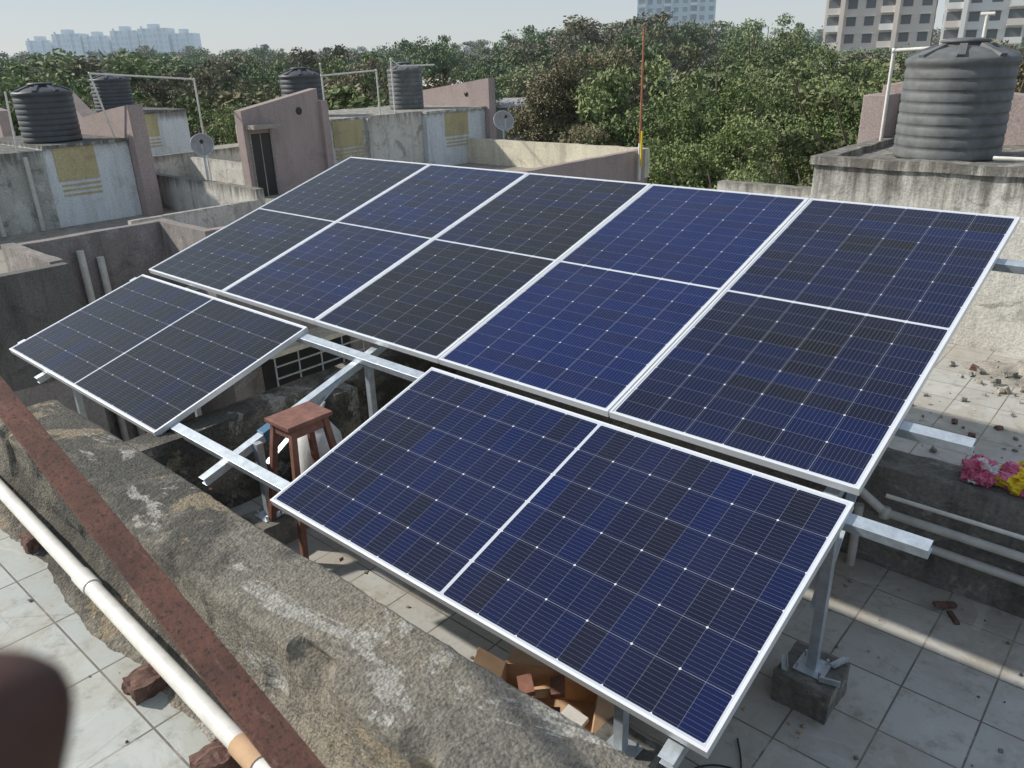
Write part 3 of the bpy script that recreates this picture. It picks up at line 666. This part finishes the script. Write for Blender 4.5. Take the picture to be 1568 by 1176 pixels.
T2 = plain('tower_far', (0.42, 0.44, 0.46), 0.9, haze=True, var=0.05, nsc=0.3); T3 = plain('tower_pale_blue', (0.42, 0.54, 0.60), 0.7, haze=True)
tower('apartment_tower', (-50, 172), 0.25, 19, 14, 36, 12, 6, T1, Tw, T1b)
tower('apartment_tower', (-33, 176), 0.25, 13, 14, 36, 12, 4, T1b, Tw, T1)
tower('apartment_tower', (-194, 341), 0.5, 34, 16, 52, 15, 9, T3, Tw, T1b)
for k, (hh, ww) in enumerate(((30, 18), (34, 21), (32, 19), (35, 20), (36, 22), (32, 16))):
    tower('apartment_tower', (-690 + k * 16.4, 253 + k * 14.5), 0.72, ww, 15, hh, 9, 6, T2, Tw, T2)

# ------------------------------------------------------------------ trees
def make_tree(name, seed, H, Rr, nclump, nper, leaf, mat, clumpr=1.0):
    rg = np.random.RandomState(seed); rnd = random.Random(seed)
    b = MB()
    th = H * 0.32
    tp = [Vector((0, 0, -0.2)), Vector((rnd.uniform(-.2, .2), rnd.uniform(-.2, .2), th * 0.5)), Vector((rnd.uniform(-.3, .3), rnd.uniform(-.3, .3), th))]
    b.tube(tp, [H * 0.028, H * 0.021, H * 0.016], 0, 8, False)
    nl = 9
    for k in range(nl):
        a = k * 2 * math.pi / nl + rnd.uniform(-.4, .4); rr = Rr * rnd.uniform(0.45, 0.95); zz = H * rnd.uniform(0.5, 0.92)
        e = Vector((math.cos(a) * rr, math.sin(a) * rr, zz)); mid = tp[2].lerp(e, 0.5) + Vector((rnd.uniform(-.3, .3), rnd.uniform(-.3, .3), 0.3))
        b.tube([tp[2], mid, e], [H * 0.012, H * 0.008, H * 0.003], 0, 6, False)
        for q in range(3):
            e2 = mid + Vector((rnd.uniform(-1, 1), rnd.uniform(-1, 1), rnd.uniform(.3, 1))) * Rr * 0.4
            b.tube([mid, e2], [H * 0.005, H * 0.0015], 0, 5, False)
    b.tube([tp[2], Vector((0, 0, H * 0.85))], [H * 0.013, H * 0.003], 0, 6, False)
    centers = []
    lob = [(rg.uniform(-.6, .6) * Rr, rg.uniform(-.6, .6) * Rr, H * rg.uniform(.42, .84), Rr * rg.uniform(.32, .62)) for _ in range(8)]
    while len(centers) < nclump:
        lx, ly, lz, lr = lob[rg.randint(8)]
        dd = rg.normal(size=3); dd /= np.linalg.norm(dd)
        r = lr * rg.uniform(0.3, 1.08) ** 0.5
        p = np.array([lx, ly, lz]) + dd * r * np.array([1, 1, 0.8])
        if p[2] < H * 0.2 or p[2] > H * 1.02: continue
        centers.append(p)
    centers = np.array(centers)
    P = []; T = []
    for c_ in centers:
        n_ = int(nper * rg.uniform(0.4, 1.5)); rad = clumpr * rg.uniform(0.4, 1.2)
        d_ = rg.normal(size=(n_, 3)); d_ /= np.linalg.norm(d_, axis=1)[:, None]
        pr = c_ + d_ * (rad * rg.uniform(0.05, 1.25, (n_, 1)) ** 0.6) * np.array([1, 1, 0.7])
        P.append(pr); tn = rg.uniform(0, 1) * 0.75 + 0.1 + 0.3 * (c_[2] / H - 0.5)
        wv = rg.uniform(0, 1) ** 3
        tt = np.stack([np.clip(tn + rg.normal(0, 0.14, n_), 0, 1), np.clip(wv + rg.normal(0, .1, n_), 0, 1), np.zeros(n_)], 1); T.append(tt)
    P = np.concatenate(P); T = np.concatenate(T); N = len(P)
    a = rg.normal(size=(N, 3)); a /= np.linalg.norm(a, axis=1)[:, None]
    nn = rg.normal(size=(N, 3)) + np.array([0, 0, 0.8]); bb = np.cross(a, nn); bb /= np.linalg.norm(bb, axis=1)[:, None]
    s1 = leaf * rg.uniform(0.6, 1.3, (N, 1)); s2 = s1 * 0.5
    V = np.stack([P - a * s1, P - bb * s2, P + a * s1, P + bb * s2], 1).reshape(-1, 3)
    tv = np.array([tuple(v_) for v_ in b.v]); nt = len(tv)
    allv = np.concatenate([tv, V]); tf = np.array(b.f, dtype=np.int32)
    lf = (np.arange(N * 4, dtype=np.int32) + nt).reshape(-1, 4); F = np.concatenate([tf, lf]); nf = len(F)
    me = bpy.data.meshes.new(name); me.vertices.add(len(allv)); me.vertices.foreach_set('co', allv.astype(np.float32).ravel())
    me.loops.add(nf * 4); me.loops.foreach_set('vertex_index', F.ravel().astype(np.int32))
    me.polygons.add(nf); me.polygons.foreach_set('loop_start', np.arange(0, nf * 4, 4, dtype=np.int32)); me.polygons.foreach_set('loop_total', np.full(nf, 4, dtype=np.int32))
    me.materials.append(M_bark); me.materials.append(mat)
    mi = np.zeros(nf, dtype=np.int32); mi[len(tf):] = 1; me.polygons.foreach_set('material_index', mi)
    me.update(calc_edges=True)
    at = me.attributes.new('tint', 'FLOAT_COLOR', 'POINT')
    cc = np.zeros((len(allv), 4), np.float32); cc[:, 3] = 1; cc[nt:, :3] = np.repeat(T, 4, axis=0); at.data.foreach_set('color', cc.ravel())
    return me
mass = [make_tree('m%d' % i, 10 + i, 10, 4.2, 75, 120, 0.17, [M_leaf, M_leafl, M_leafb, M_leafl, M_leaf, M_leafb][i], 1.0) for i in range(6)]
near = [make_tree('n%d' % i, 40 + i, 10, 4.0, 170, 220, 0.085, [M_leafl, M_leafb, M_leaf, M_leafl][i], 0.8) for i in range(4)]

CAMP = Vector((6.44, -2.76, 2.5)); FW = Vector((-0.6658, 0.7461)); RT = Vector((0.7461, 0.6658))
def put_tree(me, x, y, H, wid=1.0, parent=None, name='tree'):
    o_ = bpy.data.objects.new(name, me); COL.objects.link(o_); o_.location = (x, y, -7)
    s_ = H / 10; o_.scale = (s_ * wid, s_ * wid, s_); o_.rotation_euler = (0, 0, random.uniform(0, 6.28))
    if parent: o_.parent = parent
    return o_
for (x, y, H, w_, k) in ((-23.5, 37.5, 11.4, 0.95, 1), (-8.7, 40.7, 9.5, 0.8, 0), (-14, 38, 9.9, 0.9, 2), (0.6, 28, 11.0, 0.75, 1), (-3.4, 18.5, 7.0, 0.9, 3), (-6.5, 22, 7.5, 0.9, 0), (-1.2, 21, 7.2, 1.0, 3), (-9.5, 28, 8.4, 0.9, 0), (-3.5, 30, 8.8, 0.9, 2), (3.5, 24, 8.4, 0.9, 0), (-6, 34, 9.2, 0.9, 3), (-14.5, 25, 6.2, 0.9, 2), (6.5, 30, 9.8, 0.9, 1), (-17, 31, 7.2, 0.8, 1), (-27, 22, 8.2, 0.9, 2), (-31, 27, 8.8, 0.9, 1), (-34, 17, 8.8, 1, 2), (-24.5, 16.5, 7.8, 0.9, 0), (-20, 55, 11.6, 0.9, 3)):
    put_tree(near[k], x, y, H, w_)
dt = empty('distant_tree_mass')
corr = [Vector((-46.5, 56.5)), Vector((-42.5, 58.5)), Vector((-55.4, 78)), Vector((-66, 66)), Vector((-45, 92)), Vector((-30, 88))]
cam2 = Vector((CAMP.x, CAMP.y))
def blocked(p):
    for c_ in corr:
        d_ = (c_ - cam2); L = d_.length; d_ = d_ / L; q = p - cam2; t_ = q.dot(d_); s_ = abs(q.x * d_.y - q.y * d_.x)
        if t_ < L + 4 and t_ > 24 and s_ < 2.6: return True
    return False
placed = []
for (ra, rb, n, sp, h0, h1) in ((34, 60, 52, 5.5, 6.8, 9.8), (60, 110, 110, 7.0, 7.6, 11.8), (110, 220, 190, 10, 8.5, 13.5), (220, 420, 220, 13, 10, 16), (420, 700, 200, 18, 11, 17)):
    got = 0; tries = 0
    while got < n and tries < n * 12:
        tries += 1
        r = math.sqrt(random.uniform(ra * ra, rb * rb)); th_ = random.uniform(-0.74, 0.74)
        p = cam2 + (FW * math.cos(th_) + RT * math.sin(th_)) * r
        if (p.x > -22.5 and p.y < 17) or blocked(p): continue
        if any((p - q).length < sp * 0.6 for q in placed[-400:]): continue
        if (p - Vector((-45, 173))).length < 22: continue
        placed.append(p); got += 1
        rise = 1 + 0.28 * math.exp(-((th_ - 0.17) / 0.13) ** 2) * min(1, max(0, (r - 70) / 60))
        hh = random.uniform(h0, h1) * rise
        if th_ > 0.34 and r < 180: hh = min(hh, 9.3 + 0.5 * random.random())
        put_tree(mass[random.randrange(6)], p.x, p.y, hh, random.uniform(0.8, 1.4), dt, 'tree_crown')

# ------------------------------------------------------------------ camera
cx = Vector((0.7535, 0.6569, -0.0278)); cf = Vector((-0.6140, 0.6881, -0.3868)).normalized()
cx = (cx - cf * cx.dot(cf)).normalized(); cu = cx.cross(cf).normalized()
if cu.z < 0: cu = -cu
Mc = Matrix(((cx.x, cu.x, -cf.x, CAMP.x), (cx.y, cu.y, -cf.y, CAMP.y), (cx.z, cu.z, -cf.z, CAMP.z), (0, 0, 0, 1)))
cd = bpy.data.cameras.new('Camera'); cam = bpy.data.objects.new('Camera', cd); COL.objects.link(cam); cam.matrix_world = Mc
cd.sensor_width = 36; cd.lens = 36 * 1198 / 1568; cd.clip_start = 0.01; cd.clip_end = 9000
cd.dof.use_dof = True; cd.dof.focus_distance = 5.0; cd.dof.aperture_fstop = 13
scene.camera = cam

# ------------------------------------------------------------------ photographer's hand (one fingertip intrudes into the view)
V = []; E = []; RR = []
def chain(pts, rad, start):
    prev = start
    for p, r in zip(pts, rad):
        V.append(p); RR.append(r)
        if prev is not None: E.append((prev, len(V) - 1))
        prev = len(V) - 1
    return prev
chain([(-0.066, -0.135, 0.03)], [0.026], None)
chain([(-0.055, -0.17, 0.075), (-0.03, -0.26, 0.16), (0.0, -0.38, 0.27)], [0.024, 0.03, 0.038], 0)
chain([(-0.070, -0.115, -0.02), (-0.068, -0.090, -0.062), (-0.0645, -0.058, -0.086), (-0.0610, -0.039, -0.091), (-0.0600, -0.0310, -0.091)], [0.012, 0.0108, 0.0106, 0.0104, 0.0082], 0)
chain([(-0.092, -0.118, -0.015), (-0.104, -0.098, -0.055), (-0.110, -0.075, -0.07)], [0.011, 0.0095, 0.008], 0)
chain([(-0.108, -0.125, -0.008), (-0.124, -0.108, -0.045), (-0.130, -0.09, -0.058)], [0.010, 0.009, 0.0078], 0)
chain([(-0.118, -0.137, 0.002), (-0.138, -0.125, -0.03), (-0.146, -0.11, -0.04)], [0.009, 0.008, 0.0068], 0)
chain([(-0.040, -0.130, 0.01), (-0.018, -0.118, -0.008), (0.006, -0.112, -0.016)], [0.014, 0.011, 0.009], 0)
me = bpy.data.meshes.new('hand'); me.from_pydata(V, E, []); ho = bpy.data.objects.new('hand', me); COL.objects.link(ho); ho.matrix_world = Mc
md = ho.modifiers.new('skin', 'SKIN'); md.use_smooth_shade = True
for i, sv in enumerate(me.skin_vertices[0].data): sv.radius = (RR[i], RR[i]); sv.use_root = (i == 0)
sb = ho.modifiers.new('sub', 'SUBSURF'); sb.levels = 2; sb.render_levels = 2
gs = G('skin', 0.55, 0, 0.3); gs.col(gs.mix(gs.mr(gs.noise(gs.obj(), 60, 5), .3, .7), (0.055, 0.027, 0.021), (0.08, 0.038, 0.03))); me.materials.append(gs.m)

# ------------------------------------------------------------------ light
S = Vector((-1.2, -0.62, 1.0)).normalized()
ld = bpy.data.lights.new('sun', 'SUN'); ld.energy = 5.0; ld.angle = math.radians(1.6); ld.color = (1.0, 0.95, 0.865)
lo = bpy.data.objects.new('sun', ld); COL.objects.link(lo); lo.rotation_euler = (-S).to_track_quat('-Z', 'Y').to_euler(); lo.location = (0, 0, 30)
w = bpy.data.worlds.new('World'); scene.world = w; w.use_nodes = True; nt = w.node_tree
sk = nt.nodes.new('ShaderNodeTexSky'); sk.sky_type = 'NISHITA'; sk.sun_disc = False
sk.sun_elevation = math.asin(S.z); sk.sun_rotation = math.atan2(S.x, S.y); sk.dust_density = 1.5; sk.air_density = 1.0; sk.ozone_density = 2.0; sk.altitude = 50
bg = nt.nodes['Background']; nt.links.new(sk.outputs[0], bg.inputs[0]); bg.inputs[1].default_value = 0.13
tc = nt.nodes.new('ShaderNodeTexCoord'); sp = nt.nodes.new('ShaderNodeSeparateXYZ'); nt.links.new(tc.outputs['Generated'], sp.inputs[0])
cr = nt.nodes.new('ShaderNodeValToRGB'); nt.links.new(sp.outputs[2], cr.inputs[0])
cr.color_ramp.elements[0].position = 0.0; cr.color_ramp.elements[0].color = (0.68, 0.71, 0.715, 1)
cr.color_ramp.elements[1].position = 0.9; cr.color_ramp.elements[1].color = (0.42, 0.50, 0.63, 1)
e = cr.color_ramp.elements.new(0.09); e.color = (0.51, 0.61, 0.69, 1)
e = cr.color_ramp.elements.new(0.3); e.color = (0.48, 0.57, 0.68, 1)
bg2 = nt.nodes.new('ShaderNodeBackground'); nt.links.new(cr.outputs[0], bg2.inputs[0]); bg2.inputs[1].default_value = 1.0
mx = nt.nodes.new('ShaderNodeMixShader'); mx.inputs[0].default_value = 0.85
nt.links.new(bg.outputs[0], mx.inputs[1]); nt.links.new(bg2.outputs[0], mx.inputs[2]); nt.links.new(mx.outputs[0], nt.nodes['World Output'].inputs[0])
scene.view_settings.view_transform = 'Standard'; scene.view_settings.look = 'None'; scene.view_settings.exposure = 0
